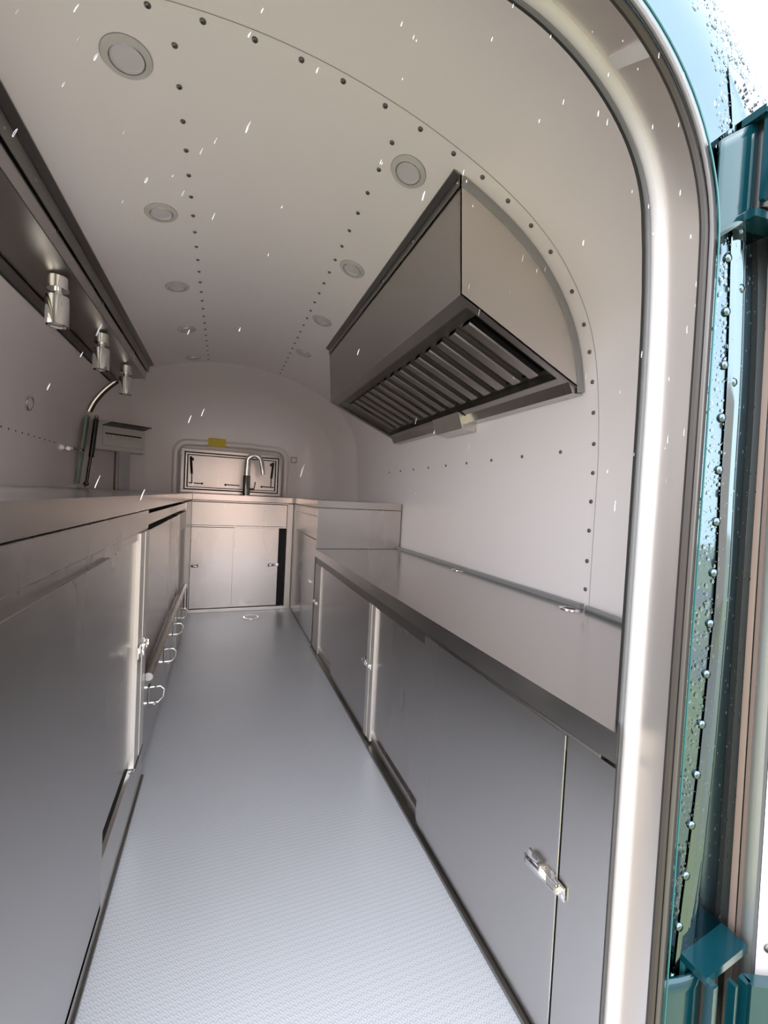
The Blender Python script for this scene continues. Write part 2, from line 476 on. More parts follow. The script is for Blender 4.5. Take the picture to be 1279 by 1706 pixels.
for k in range(17):
    y = 1.86 + .066 * k; z = 1.655; x = sec_at(0, z, -1); rivet(ceiling, (x, y, z), sec_normal(x, z), SMALL)
# panel lap beside the arc of rivets
def lap(parent, y0, y1, name='panel_seam', off=-.0015, i0=8, i1=None, m='white'):
    part = SECP[i0:i1]
    rows = []
    for y in (y0, y1):
        rows.append([(x + sec_normal(x, z).x * -off, y, z + sec_normal(x, z).z * -off) for x, z in part])
    b = strip_surface(new(), rows)
    o = link(name, b, m, parent, True)
    md = o.modifiers.new('t', 'SOLIDIFY'); md.thickness = .0006; md.offset = 0
    return o
lap(ceiling, .9850, .9862, i0=iR, i1=iL + 1, m='grey_trim')
lap(wall_right, .9850, .9862, i0=2, i1=iR + 1, m='grey_trim')

# exterior rivets along the doorway and the lapped skin panel
RIVE = rivet_mesh(.0062, .0042, 'skin')
def ext_normal(x, z):
    e = .004
    gx = (rear_ext(x + e, z) - rear_ext(x - e, z)) / (2 * e); gz = (rear_ext(x, z + e) - rear_ext(x, z - e)) / (2 * e)
    return Vector((gx, -1, gz)).normalized()
def riv_x(z): return float(np.interp(z, [.2, .365, .43, .56, .69, .83, 1.1, 1.3], [.580, .594, .601, .609, .615, .615, .606, .597]))
for k in range(18):
    z = .16 + .0685 * k; x = riv_x(z)
    rivet(ext, (x, rear_ext(x, z), z), ext_normal(x, z), RIVE)
for z, x in ((1.30, .625), (1.225, .632), (1.10, .628), (1.42, .60)):
    rivet(ext, (x, rear_ext(x, z), z), ext_normal(x, z), RIVE)
rows = []
for i in range(30):
    z = -.1 + 1.62 * i / 29; xs0 = riv_x(z) + .006 * min(1, max(0, (z - .5) / .3)) + .0012 * math.sin(z * 90)
    rows.append([(x, rear_ext(x, z) - .0012, z) for x in [xs0 + (.98 - xs0) * k / 10 for k in range(11)]])
o = link('lapped_panel', strip_surface(new(), rows), 'skin', ext, True); solidify(o, .0006)
for z in (.70, 1.08):
    rows = [[(x, rear_ext(x, zz) - .0016, zz) for x in [.622 + .25 * k / 8 for k in range(9)]] for zz in (z, z + .004)]
    o = link('panel_seam', strip_surface(new(), rows), 'teal', ext, True)

# water drops on the outside
bm = new()
for i in range(4200):
    z = random.uniform(.1, 1.75); x = random.uniform(.572, .72)
    if gauge(x, z, .035) > .97: continue
    if z > 1.5 and x < .62 and z < 1.62: pass
    r = random.choice((.0006, .0007, .0009, .0011, .0014, .0021)) * random.uniform(.7, 1.1)
    n = ext_normal(x, z); p = Vector((x, rear_ext(x, z) - .0010, z)); m = basis(p, n)
    el = random.uniform(1, 1.7)
    m = m @ Matrix.Diagonal((1, el, 1, 1))
    lathe(bm, [(r, 0), (r * .75, r * .4), (0, r * .6)], 7, m, cap=False)
o = link('water_drops', bm, 'drop', ext, True); o['kind'] = 'stuff'
bm = new()
for i in range(1800):
    k = random.uniform(.1, 1.5); 
    # on the upper curve above the doorway corner
    x = random.uniform(.35, .95); z = random.uniform(1.5, 1.9)
    if gauge(x, z, .035) > .95 or (z < 1.56 and x < .56): continue
    r = random.choice((.0009, .0013, .0018, .0026)); n = ext_normal(x, z)
    lathe(bm, [(r, 0), (r * .75, r * .4), (0, r * .6)], 7, basis(Vector((x, rear_ext(x, z), z)), n), cap=False)
o = link('water_drops', bm, 'drop', ext, True); o['kind'] = 'stuff'

# ------------------------------------------------------------------ door jamb
def along(outl, fn, dy=0.0, grow=0.0):
    """3D line along a doorway outline"""
    res = []
    P = [Vector((x, z)) for x, z in outl]
    for i, p in enumerate(P):
        t = (P[min(len(P) - 1, i + 1)] - P[max(0, i - 1)]).normalized(); nrm = Vector((t.y, -t.x))
        q = p + nrm * grow
        res.append(Vector((q.x, fn(p.x, p.y) + dy, q.y)))
    return res
LI = along(OUT_I, rear_int); LE = along(OUT_E, rear_ext)
def band(a, b, f0, f1, n=4, bulge=0.0):
    rows = []
    for j in range(n + 1):
        f = f0 + (f1 - f0) * j / n
        rows.append([p.lerp(q, f) for p, q in zip(a, b)])
    return strip_surface(new(), rows)
jamb = link('trim_1', band(LI, LE, 0, 1.0, 8), 'jamb', None, True, 'structure')
jamb['label'] = 'brushed metal reveal of the doorway'
def tube_between(f, r, m, name, grow=0.0, seg=8, rx=None, parent=None, kind='structure'):
    pts = []
    n = len(LI)
    for i, (p, q) in enumerate(zip(LI, LE)):
        c = p.lerp(q, f)
        a = LI[max(0, i - 1)].lerp(LE[max(0, i - 1)], f); b = LI[min(n - 1, i + 1)].lerp(LE[min(n - 1, i + 1)], f)
        t = (b - a).normalized(); d = (q - p).normalized(); inn = t.cross(d)
        cc = Vector((CX, c.y, min(1.2, c.z)))
        if inn.dot(cc - c) < 0: inn = -inn
        pts.append(c + inn * grow)
    return link(name, tube(new(), pts, r, seg), m, parent, True, kind)
tube_between(.0, .0092, 'black', 'trim_2', .0)
seal = tube_between(.07, .0065, 'seal_grey', 'trim_3', .003)
tube_between(.225, .0105, 'seal', 'trim_4', .001, 12)
tube_between(.97, .0050, 'brown', 'trim_5', .002)
# silver lip just outside the gasket
LE2 = along(OUT_E, rear_ext, -.003, .014)
b = strip_surface(new(), [[p + Vector((0, -.004, 0)) for p in LE], LE2])
o = link('trim_6', b, 'lip', None, True, 'structure'); solidify(o, .002)
LE3 = along(OUT_E, rear_ext, -.005, .0145)
link('trim_7', tube(new(), LE3, .0013, 6), 'teal_edge', None, True, 'structure')
# ribs of the black inner trim
bm = new()
for i in range(150):
    z = .05 + i * .009
    if z > 1.38: break
    x = .580; y = rear_int(x, z)
    box(bm, x - .0035, x + .004, y - .018, y - .010, z, z + .0045)
o = link('rib', bm, 'black', seal); o['kind'] = 'stuff'

# ------------------------------------------------------------------ latches
def latch(parent, o, u, n, s=1.0, name='latch'):
    """toggle latch lying along u on a face with normal n; o = middle"""
    u = Vector(u).normalized(); n = Vector(n).normalized(); v = n.cross(u)
    m = Matrix.Identity(4)
    for i in range(3): m[i][0] = u[i] * s; m[i][1] = v[i] * s; m[i][2] = n[i] * s; m[i][3] = o[i]
    def fin(b):
        bmesh.ops.transform(b, matrix=m, verts=b.verts[:]); return b
    base = link(name, fin(box(new(), -.045, -.004, -.011, .011, 0, .0025, .001)), 'chrome', parent)
    # lever: bent strip
    b = new(); prof = [(-.043, .010), (-.036, .013), (-.012, .010), (.004, .006)]
    rows = [[(x, -w, z) for (x, z), w in zip(prof, (.006, .008, .009, .008))], [(x, w, z) for (x, z), w in zip(prof, (.006, .008, .009, .008))]]
    strip_surface(b, rows); lv = link('lever', fin(b), 'chrome', base, True)
    md = lv.modifiers.new('t', 'SOLIDIFY'); md.thickness = .002 * s
    b = new(); tube(b, [(-.012, .009, .006), (.012, .008, .008), (.026, .007, .006), (.026, -.007, .006), (.012, -.008, .008), (-.012, -.009, .006)], .0014, 6)
    box(b, -.016, -.008, -.010, .010, .003, .010, .001)
    link('wire_loop', fin(b), 'chrome', base, True)
    b = new(); box(b, .018, .040, -.012, .012, 0, .0025, .001); box(b, .024, .030, -.006, .006, .0025, .010, .001)
    lathe(b, [(.003, 0), (.0025, .001), (0, .0015)], 8, Matrix.Translation((.035, .006, .0025)), cap=False)
    lathe(b, [(.003, 0), (.0025, .001), (0, .0015)], 8, Matrix.Translation((.035, -.006, .0025)), cap=False)
    link('strike_plate', fin(b), 'chrome', base, True)
    b = new(); tube(b, [Vector((-.040 + .004 * math.cos(a), -.013 + .004 * math.sin(a), .004)) for a in [2 * PI * k / 10 for k in range(10)]], .0009, 5, closed=True)
    link('split_ring', fin(b), 'chrome_dark', base, True)
    return base

# ------------------------------------------------------------------ right low unit
XR, XL = .545, -.212
YN = .4335
def rear_edge(x, z=.4): return rear_int(x, z) + .012
low = thing('low_cabinet', 'long low steel cabinet along the right wall under the polished counter', 'cabinet', (XR, .44, 0))
def LC(name, b, m='steel', parent=low, smooth=False):
    o = link(name, b, m, parent, smooth)
    if parent is low: o.matrix_parent_inverse = low.matrix_basis.inverted()
    return o
low.matrix_world = Matrix.Translation((XR, .44, 0))
pts = [(XR + .03, .45), (.574, .45), (.60, rear_edge(.60)), (.7, rear_edge(.7)), (.82, rear_edge(.82)), (.93, rear_edge(.93)), (1.0, rear_edge(1.0)), (1.05, rear_edge(1.05)), (1.092, 1.0), (1.092, 2.49), (XR + .03, 2.49)]
pts[0] = (XR + .03, .450); pts[1] = (.578, .452)
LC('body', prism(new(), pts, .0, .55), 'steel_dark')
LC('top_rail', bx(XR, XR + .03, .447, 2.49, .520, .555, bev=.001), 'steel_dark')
LC('base_rail', bx(XR + .002, XR + .03, .447, 2.49, 0, .045, bev=.002), 'steel')
LC('end_panel', prism(new(), [(XR - .004, .418), (XR + .028, .4435), (XR + .028, .506), (XR - .004, .506)], .008, .550))
d1 = LC('door', bx(XR - .006, XR + .004, .509, 1.018, .014, .549, bev=.0012))
d2 = LC('door', bx(XR + .006, XR + .014, 1.0, 1.422, .062, .53, bev=.0012))
LC('post', bx(XR - .003, XR + .03, 1.420, 1.4535, .018, .522, bev=.001), 'post')
LC('post', bx(XR - .005, XR + .03, 1.4555, 1.488, .018, .522, bev=.001), 'post')
LC('door', bx(XR - .004, XR + .006, 1.49, 2.02, .012, .524, bev=.0012))
d3 = LC('door', bx(XR + .006, XR + .014, 2.0, 2.335, .062, .524, bev=.0012))
LC('base_track', bx(XR + .012, XR + .0295, .510, 2.335, .045, .066), 'steel')
LC('post', bx(XR - .003, XR + .03, 2.337, 2.405, .012, .518, bev=.001), 'post')
LC('post', bx(XR - .003, XR + .03, 2.407, 2.486, .012, .518, bev=.001), 'post')
def sub(o, parent): 
    return o
for yy, dirn in ((.530, -1), (1.468, -1), (2.41, -1)):
    l = latch(low, (XR - .006, yy, .296), (0, dirn, 0), (-1, 0, 0), 1.0)
    l.matrix_parent_inverse = low.matrix_basis.inverted()
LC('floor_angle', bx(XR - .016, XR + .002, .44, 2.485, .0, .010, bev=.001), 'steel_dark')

# counter on it
ctop = thing('low_counter', 'low polished steel counter along the right wall, under the range hood', 'counter', (XR, .44, .556))
pts = [(XR - .006, .4165), (.574, .4425), (.60, rear_edge(.60, .6))] + [(x, rear_edge(x, .6)) for x in (.65, .75, .85, .93, 1.0, 1.05)] + [(1.098, 1.0), (1.098, 2.497), (XR - .006, 2.497)]
def CT(name, b, m='steel_h', par=None, smooth=False):
    o = link(name, b, m, par or ctop, smooth); o.matrix_parent_inverse = (par or ctop).matrix_basis.inverted(); return o
CT('worktop', prism(new(), pts, .5575, .602))
CT('rear_upstand', bx(1.082, 1.100, 1.0, 2.497, .602, .618, bev=.001), 'grey_trim')
rowpts = [Vector((x, rear_edge(x, .6) + .01, .61)) for x in (.75, .85, .93, .98, 1.02, 1.05)] + [Vector((1.091, .98, .61))]
CT('rear_upstand', tube(new(), rowpts, .009, 6), 'grey_trim')
for (gx, gy), w in (((1.066, 1.715), 'second'), ((1.045, 1.005), 'first')):
    lab = 'oval cable grommet in the low counter, ' + ('nearest the doorway' if w == 'first' else 'the farther one under the hood')
    t = thing('cable_grommet', lab, 'grommet', (gx, gy, .602), 'cable grommets in the low counter')
    m = Matrix.Diagonal((.9, 1.25, 1, 1))
    link('rim', lathe(new(), [(.018, 0), (.030, 0), (.029, .003), (.020, .004), (.018, .001)], 24, m, cap=False), 'chrome', t, True)
    link('cap', lathe(new(), [(.020, .0), (.020, .0016), (0, .0018)], 24, m, cap=False), 'black', t, True)

# ------------------------------------------------------------------ right corner unit (tall)
cor = thing('corner_cabinet', 'tall steel corner cabinet at the far end of the low counter', 'cabinet', (0, 0, 0))
pts = [(XR + .006, 2.504), (1.096, 2.504), (1.096, 3.5), (CX + front_x(3.7) - .02, 3.7), (.9, 3.7), (.9, 3.41), (XR + .006, 3.41)]
link('body', prism(new(), pts, 0, .853), 'steel', cor)
link('side_panel', bx(XR, 1.098, 2.499, 2.506, .604, .850, bev=.001), 'steel', cor)
link('face_rail', bx(XR - .002, XR + .006, 2.506, 3.37, .66, .80, bev=.001), 'steel', cor)
link('face_rail', bx(XR - .003, XR + .006, 2.506, 3.37, .804, .850, bev=.001), 'steel', cor)
dd = link('door', bx(XR - .005, XR + .005, 2.508, 2.90, .02, .655, bev=.0012), 'steel', cor)
dd = link('door', bx(XR - .002, XR + .005, 2.90, 3.30, .02, .655, bev=.0012), 'steel', cor)
link('post', bx(XR - .004, XR + .03, 3.33, 3.388, .0, .852, bev=.001), 'post', cor)
latch(cor, (XR - .005, 2.62, .38), (0, -1, 0), (-1, 0, 0), .8)
link('base_rail', bx(XR - .003, XR + .02, 2.50, 3.38, 0, .018, bev=.001), 'steel_dark', cor)

# ------------------------------------------------------------------ back unit
back = thing('sink_cabinet', 'steel sink cabinet across the far end with two doors and a dark gap', 'cabinet', (0, 0, 0))
YB = 3.39
link('body', prism(new(), [(-.20, 3.42), (.53, 3.42), (.53, 3.98), (-.2, 3.98)], 0, .853), 'gap', back)
link('face_rail', bx(-.210, .488, YB, YB + .03, .666, .840, bev=.001), 'steel', back)
link('face_rail', bx(-.236, .503, YB + .008, YB + .03, .652, .664, bev=.001), 'steel', back)
link('top_rail', bx(-.236, .503, YB - .003, YB + .03, .845, .853, bev=.001), 'steel', back)
link('door', bx(-.209, .090, YB - .002, YB + .010, .032, .650, bev=.0012), 'steel', back)
link('door', bx(.087, .432, YB + .012, YB + .022, .030, .652, bev=.0012), 'steel', back)
link('post', bx(-.250, -.214, YB - .004, YB + .03, 0, .85, bev=.001), 'post', back)
link('post', bx(.492, .538, YB + .001, YB + .03, 0, .85, bev=.001), 'post', back)
link('base_rail', bx(-.236, .503, YB - .004, YB + .03, 0, .026, bev=.002), 'steel_light', back)
latch(back, (-.196, YB - .002, .356), (-1, 0, 0), (0, -1, 0), 1.0)
latch(back, (.400, YB + .010, .358), (1, 0, 0), (0, -1, 0), 1.0)

# ------------------------------------------------------------------ left near unit
lf = thing('prep_cabinet', 'dark steel cabinet nearest on the left, tall sliding door panels', 'cabinet', (0, 0, 0))
yl = rear_int(XL, .4) + .02
pts = [(XL - .03, yl), (-.6, rear_int(-.6, .4) + .02), (-.78, rear_int(-.78, .4) + .02), (-.88, rear_int(-.88, .4) + .02), (-.925, 1.0), (-.925, 1.465), (XL - .03, 1.465)]
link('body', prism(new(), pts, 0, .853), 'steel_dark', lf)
link('face_rail', bx(XL - .03, XL, yl, 1.468, .797, .8532, bev=.0012), 'steel', lf)
link('face_rail', bx(XL - .03, XL - .004, yl, 1.468, .772, .795, bev=.0012), 'steel', lf)
link('door', bx(XL - .006, XL + .004, yl, .990, .030, .775, bev=.0015), 'steel', lf)
link('door', bx(XL - .020, XL - .010, .97, 1.338, .150, .785, bev=.0015), 'steel', lf)
link('post', bx(XL - .03, XL + .002, 1.338, 1.402, .112, .792, bev=.001), 'post', lf)
link('post', bx(XL - .03, XL + .004, 1.404, 1.466, .112, .792, bev=.001), 'post', lf)
b = new(); extrude_poly(b, [(XL + .004, yl, 0), (XL + .004, yl, .045), (XL - .006, yl, .10), (XL - .03, yl, .112), (XL - .03, yl, 0)], (0, 1.467 - yl, 0))
link('sill', b, 'steel_light', lf)
link('door_track', bx(XL - .032, XL - .027, yl, 1.338, .113, .150), 'steel_dark', lf)
link('track_gap', bx(XL - .030, XL - .012, yl, 1.338, .1125, .1150), 'gap', lf)
link('sill_cap', bx(XL - .028, XL + .006, 1.336, 1.468, .100, .113, bev=.003), 'chrome_dark', lf)
link('floor_angle', bx(XL - .002, XL + .010, yl, 1.47, 0, .010, bev=.001), 'steel_dark', lf)
latch(lf, (XL + .004, 1.385, .452), (0, 1, 0), (1, 0, 0), 1.45)

# left far unit
fr = thing('undercounter_fridge', 'steel undercounter unit on the left beyond the pale post, one wide drawer on top', 'fridge', (0, 0, 0))
link('body', prism(new(), [(XL - .03, 1.475), (-.935, 1.475), (-.935, 3.5), (CX - front_x(3.7) + .03, 3.7), (-.3, 3.7), (-.26, 3.38), (XL - .03, 3.38)], 0, .853), 'gap', fr)
link('drawer', bx(XL - .03, XL - .002, 1.482, 3.33, .806, .842, bev=.001), 'steel', fr)
o = link('door', bx(XL - .03, XL - .001, 1.475, 2.02, .022, .788, bev=.001), 'steel', fr)
o = link('door', bx(XL - .03, XL - .002, 2.028, 2.088, .022, .788, bev=.001), 'steel', fr)
o = link('door', bx(XL - .03, XL - .001, 2.096, 2.50, .022, .788, bev=.001), 'steel', fr)
link('label_strip', bx(XL - .03, XL + .001, 2.505, 2.90, .022, .790, bev=.001), 'post', fr)
link('vent_strip', bx(XL, XL + .0022, 2.56, 2.80, .37, .69), 'label', fr)
link('post', bx(XL - .03, XL + .002, 2.905, 3.37, 0, .846, bev=.001), 'steel_light', fr)
link('base_rail', bx(XL - .03, XL - .008, 1.475, 3.38, 0, .02, bev=.001), 'steel_dark', fr)
# guard rail along it with wire brackets
gr = thing('guard_rail', 'round steel guard rail running low along the left fridge front', 'rail', (0, 0, 0))
link('bar', tube(new(), [(-.199, 1.474, .322), (-.196, 2.0, .340), (-.190, 2.72, .350)], .0135, 14), 'steel', gr, True)
link('end_leg', tube(new(), [(-.190, 2.715, .350), (-.188, 2.735, .335), (-.188, 2.74, .20)], .011, 12), 'steel', gr, True)
for k, (y, z) in enumerate(((1.60, .205), (2.00, .195), (2.34, .205), (2.62, .21))):
    t = thing('wire_bracket', ('nearest of the four chrome wire brackets', 'second nearest of the four chrome wire brackets', 'third chrome wire bracket from the doorway', 'farthest of the four chrome wire brackets')[k] + ' low on the left fridge front', 'bracket', (XL, y, z), 'chrome wire brackets low on the left')
    b = new()
    tube(b, [(-.002, 0, .028), (.034, 0, .030), (.046, 0, .018), (.044, 0, -.008), (.030, 0, -.024), (-.002, 0, -.026)], .0028, 8)
    link('wire', b, 'chrome', t, True)
    link('sleeve', tube(new(), [(.006, 0, .029), (.032, 0, .030)], .0045, 8), 'chrome', t, True)
    b = new(); tube(b, [(.004, 0, -.026), (.030, 0, -.025)], .0045, 8)
    link('sleeve', b, 'chrome', t, True); b = new()
    lathe(b, [(.004, 0), (.004, .006), (0, .008)], 8, Matrix.Translation((.016, 0, -.034)), cap=False)
    link('screw', b, 'chrome', t, True)
    link('hinge_plate', bx(0, .003, -.02, .02, -.03, .034, bev=.0005), 'chrome_dark', t)

# ------------------------------------------------------------------ U-shaped worktop
wt = thing('steel_worktop', 'steel worktop at eye level running along the left and across the far end', 'worktop', (0, 0, 0))
def u_top(z0, z1, fx=0.0):
    L_ = [(XL + fx, yl)] + [(x, rear_int(x, .88) + .02) for x in (-.5, -.65, -.78, -.88)] + [(-.928, 1.0), (-.932, 3.5)]
    for y in (3.6, 3.7, 3.8, 3.88, 3.95): L_.append((CX - front_x(y) + .012, y))
    L_ += [(-.3, 4.0), (.46, 4.0)]
    R_ = [(CX + front_x(y) - .012, y) for y in (3.95, 3.88, 3.8, 3.7, 3.6)] + [(1.095, 3.5), (1.095, 2.498 - fx), (XR - fx, 2.498 - fx), (XR - fx, YB - fx), (XL + fx, YB - fx)]
    return prism(new(), L_ + R_, z0, z1)
link('top', u_top(.857, .900, .004), 'steel_h', wt)
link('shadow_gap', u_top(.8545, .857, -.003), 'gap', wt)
for x, y in ((XL, YB), (XR - .004, YB)):
    pass
link('corner_cap', bx(-.245, -.205, YB - .007, YB - .002, .856, .9005, bev=.001), 'steel_dark', wt)
link('corner_cap', bx(.525, .5415, YB - .007, YB - .002, .856, .9005, bev=.001), 'steel_dark', wt)

# ------------------------------------------------------------------ faucet
ft = thing('kitchen_faucet', 'tall chrome pull-down kitchen faucet in front of the far hatch', 'faucet', (.185, 3.72, .90))
link('base_flange', lathe(new(), [(.034, 0), (.034, .004), (.028, .008), (0, .008)], 24, cap=False), 'chrome', ft, True)
link('body', lathe(new(), [(.030, .004), (.030, .165), (.027, .172), (0, .172)], 24, cap=False), 'chrome_dark', ft, True)
pts = [(0, 0, .15), (0, 0, .22), (.004, -.002, .27)]
for i in range(1, 12):
    a = PI - PI * .86 * i / 11; pts.append((.056 + .056 * math.cos(a), -.03 * (i / 11), .285 + .060 * math.sin(a)))
pts.append((.120, -.034, .255))
link('spout', tube(new(), pts, [.025] * 3 + [.022] * 11 + [.022], 14), 'chrome', ft, True)
link('spray_head', tube(new(), [(.119, -.034, .258), (.124, -.036, .225), (.128, -.037, .185)], [.019, .021, .017], 14), 'chrome', ft, True)
b = new(); tube(b, [(.02, 0, .055), (.055, -.004, .058), (.066, -.005, .062)], .011, 10); tube(b, [(.062, -.005, .06), (.072, -.006, .12)], .005, 8)
link('lever', b, 'chrome_dark', ft, True)

# ------------------------------------------------------------------ far hatch (window_1)
hx0, hx1, hz0, hz1, hy = -.345, .505, .905, 1.285, 4.0
w1 = bpy.data.objects.new('window_1', None); COL.objects.link(w1); w1['kind'] = 'structure'
w1['label'] = 'small steel serving hatch in the far end wall'
def ring_frame(x0, x1, z0, z1, t, y0, y1, bev=.001):
    b = new()
    for a in ((x0, x1, z0, z0 + t), (x0, x1, z1 - t, z1), (x0, x0 + t, z0 + t, z1 - t), (x1 - t, x1, z0 + t, z1 - t)):
        box(b, a[0], a[1], y0, y1, a[2], a[3], bev)
    return b
link('frame', ring_frame(hx0, hx1, hz0, hz1, .024, hy, hy + .14), 'steel_h', w1)
link('inner_frame', ring_frame(hx0 + .034, hx1 - .034, hz0 + .034, hz1 - .034, .012, hy + .004, hy + .05), 'steel_light', w1)
link('gasket', ring_frame(hx0 + .024, hx1 - .024, hz0 + .024, hz1 - .024, .012, hy + .010, hy + .05), 'black', w1)
link('gasket', ring_frame(hx0 + .048, hx1 - .048, hz0 + .046, hz1 - .046, .006, hy + .012, hy + .05), 'black', w1)
link('hatch_panel', bx(hx0 + .05, hx1 - .05, hy + .030, hy + .045, hz0 + .048, hz1 - .048), 'steel', w1)
for sx, x in ((1, hx0 + .085), (-1, hx1 - .085)):
    b = new(); tube(b, [(x - sx * .012, hy + .012, hz1 - .065), (x, hy + .012, hz0 + .165)], .009, 8)
    tube(b, [(x, hy + .012, hz0 + .165), (x + sx * .002, hy + .014, hz0 + .09)], .004, 6)
    box(b, x - .016, x + .012, hy + .008, hy + .024, hz1 - .10, hz1 - .075)
    link('gas_strut', b, 'black_metal', w1, True)
for x0, x1 in ((hx0 + .06, hx0 + .17), (.02, .14), (hx1 - .17, hx1 - .06)):
    b = new(); tube(b, [(x0, hy + .020, hz0 + .085), (x1, hy + .020, hz0 + .082)], .005, 6)
    lathe(b, [(.010, 0), (.008, .01), (0, .012)], 10, basis((x1 if x0 < 0 else x0, hy + .024, hz0 + .083), (0, -1, 0)), cap=False)
    link('bolt', b, 'black_metal', w1, True)
# white moulding round the hatch
b = new(); pp = []
mx0, mx1, mz1, R = hx0 - .050, hx1 + .050, hz1 + .062, .10
pp += [(mx1, z) for z in (.88, 1.0, 1.1, mz1 - R)]
pp += [(mx1 - R + R * math.cos(a), mz1 - R + R * math.sin(a)) for a in [PI / 2 * k / 8 for k in range(1, 9)]]
pp += [(mx1 - R - (mx1 - mx0 - 2 * R) * k / 8, mz1 + .010 * math.sin(PI * k / 8)) for k in range(1, 8)]
pp += [(mx0 + R - R * math.sin(a), mz1 - R + R * math.cos(a)) for a in [PI / 2 * k / 8 for k in range(0, 9)]]
pp += [(mx0, z) for z in (1.1, 1.0, .88)]
tube(b, [(x, front_int(x, z) + .012, z) for x, z in pp], .034, 12)
link('moulding', b, 'white_gloss', wall_far, True)
st = link('warning_sticker', bx(-.138, .012, front_int(0, 1.37) - .030, front_int(0, 1.37) + .001, 1.325, 1.398), 'yellow')
tag(st, 'plain yellow sticker on the white wall above the far hatch', 'sticker')
t = thing('wall_socket', 'small pale socket on the far wall right of the hatch', 'socket', (.62, front_int(.62, 1.26) - .005, 1.26))
link('cover', bx(-.03, .03, -.012, .014, -.03, .03, bev=.004), 'plastic', t); link('insert', bx(-.016, .016, -.015, -.011, -.016, .016, bev=.001), 'white', t)

# ------------------------------------------------------------------ fuse box, conduit
ang = math.radians(30)
fb = thing('fuse_box', 'ivory fuse box with its dark cover flap raised on the far left wall', 'fuse box', (-.715, 3.585, 1.18), rot=(0, 0, ang))
link('housing', bx(-.165, .165, 0, .07, 0, .215, bev=.008), 'plastic', fb)
link('face_plate', bx(-.120, .150, -.008, .002, .035, .185, bev=.003), 'plastic', fb)
b = new(); box(b, -.105, .135, -.012, -.007, .118, .128)
link('breaker_slot', b, 'gap', fb)
b = new()
for k in range(8): box(b, -.095 + k * .029, -.075 + k * .029, -.015, -.008, .095, .117, .001)
link('breaker', b, 'plastic', fb)
b = new(); extrude_poly(b, [(-.125, -.006, .175), (.150, -.006, .175), (.165, -.115, .192), (-.10, -.115, .192)], (0, 0, .005))
link('cover_flap', b, 'black_metal', fb)
cd = thing('conduit_duct', 'dull steel cable duct rising from the worktop to the fuse box', 'duct', (-.70, 3.60, .90), rot=(0, 0, ang))
link('duct', bx(-.045, .045, 0, .05, 0, .29, bev=.002), 'steel_dark', cd)
link('duct_cover', bx(-.030, .045, -.006, .0, 0, .285, bev=.001), 'grey_trim', cd)

# ------------------------------------------------------------------ serving window on the left: arched frame end, glass, strut
w2 = bpy.data.objects.new('window_2', None); COL.objects.link(w2); w2['kind'] = 'structure'
w2['label'] = 'far edge of the left service hatch with arched steel frame'
def secpts(z0, z1, n, off, y):
    out = []
    for i in range(n + 1):
        z = z0 + (z1 - z0) * i / n; x = sec_at(off, z, -1); out.append(Vector((x, y, z)))
    return out
link('arched_frame', tube(new(), secpts(1.70, 1.43, 12, -.014, 3.44), .013, 10), 'steel', w2, True)
link('arched_seal', tube(new(), secpts(1.70, 1.43, 12, -.030, 3.44), .007, 8), 'black', w2, True)
b = new(); extrude_poly(b, [(sec_at(-.022, 1.43, -1), 3.40, 1.40), (sec_at(-.022, .93, -1), 3.40, .93), (sec_at(-.022, .93, -1), 3.45, .93), (sec_at(-.022, 1.43, -1), 3.45, 1.40)], (-.012, 0, 0))
link('glass_edge', b, 'glass', w2)
b = new(); tube(b, [(-.915, 3.22, 1.155), (-.90, 3.30, 1.158), (-.90, 3.40, 1.158)], .010, 8); tube(b, [(-.925, 3.20, 1.15), (-.925, 3.25, 1.15)], .014, 8)
link('handle', b, 'chrome', w2, True)
gs = thing('gas_strut', 'black gas strut beside the left service hatch, standing above the worktop', 'strut', (-.90, 3.47, .92))
link('cylinder', tube(new(), [(.055, 0, .47), (.030, 0, .20)], .016, 12), 'black_metal', gs, True)
link('rod', tube(new(), [(.030, 0, .22), (.008, 0, .02)], .010, 10), 'black_metal', gs, True)
b = new(); lathe(b, [(0, -.016), (.012, -.01), (.016, 0), (.012, .01), (0, .016)], 12, Matrix.Translation((.055, 0, .485)), cap=False)
link('ball_joint', b, 'chrome', gs, True)
b = new(); lathe(b, [(0, -.02), (.014, -.012), (.019, 0), (.014, .012), (0, .02)], 12, Matrix.Translation((.008, -.01, .012)), cap=False); box(b, -.05, .0, -.02, .01, -.018, -.004)
link('ball_joint', b, 'chrome_dark', gs, True)
t = thing('round_port', 'small round chrome-rimmed port on the left wall', 'port', (sec_at(0, 1.317, -1) + .002, 2.61, 1.317))
m = basis((0, 0, 0), sec_normal(sec_at(0, 1.317, -1), 1.317))
link('rim', lathe(new(), [(.030, 0), (.038, .001), (.037, .006), (.030, .008)], 24, m, cap=False), 'chrome', t, True)
link('lid', lathe(new(), [(.031, .0), (.031, .004), (0, .005)], 24, m, cap=False), 'white', t, True)

# ------------------------------------------------------------------ overhead canopy on the left
oh = thing('overhead_canopy', 'long dark steel canopy hung high on the left wall, heat lamps below', 'canopy', (0, 0, 0))
sx0 = -.522; yA, yB = .98, 3.40
zt = roof_z(sx0)
zb = 1.655; xb = sec_at(0, zb, -1)
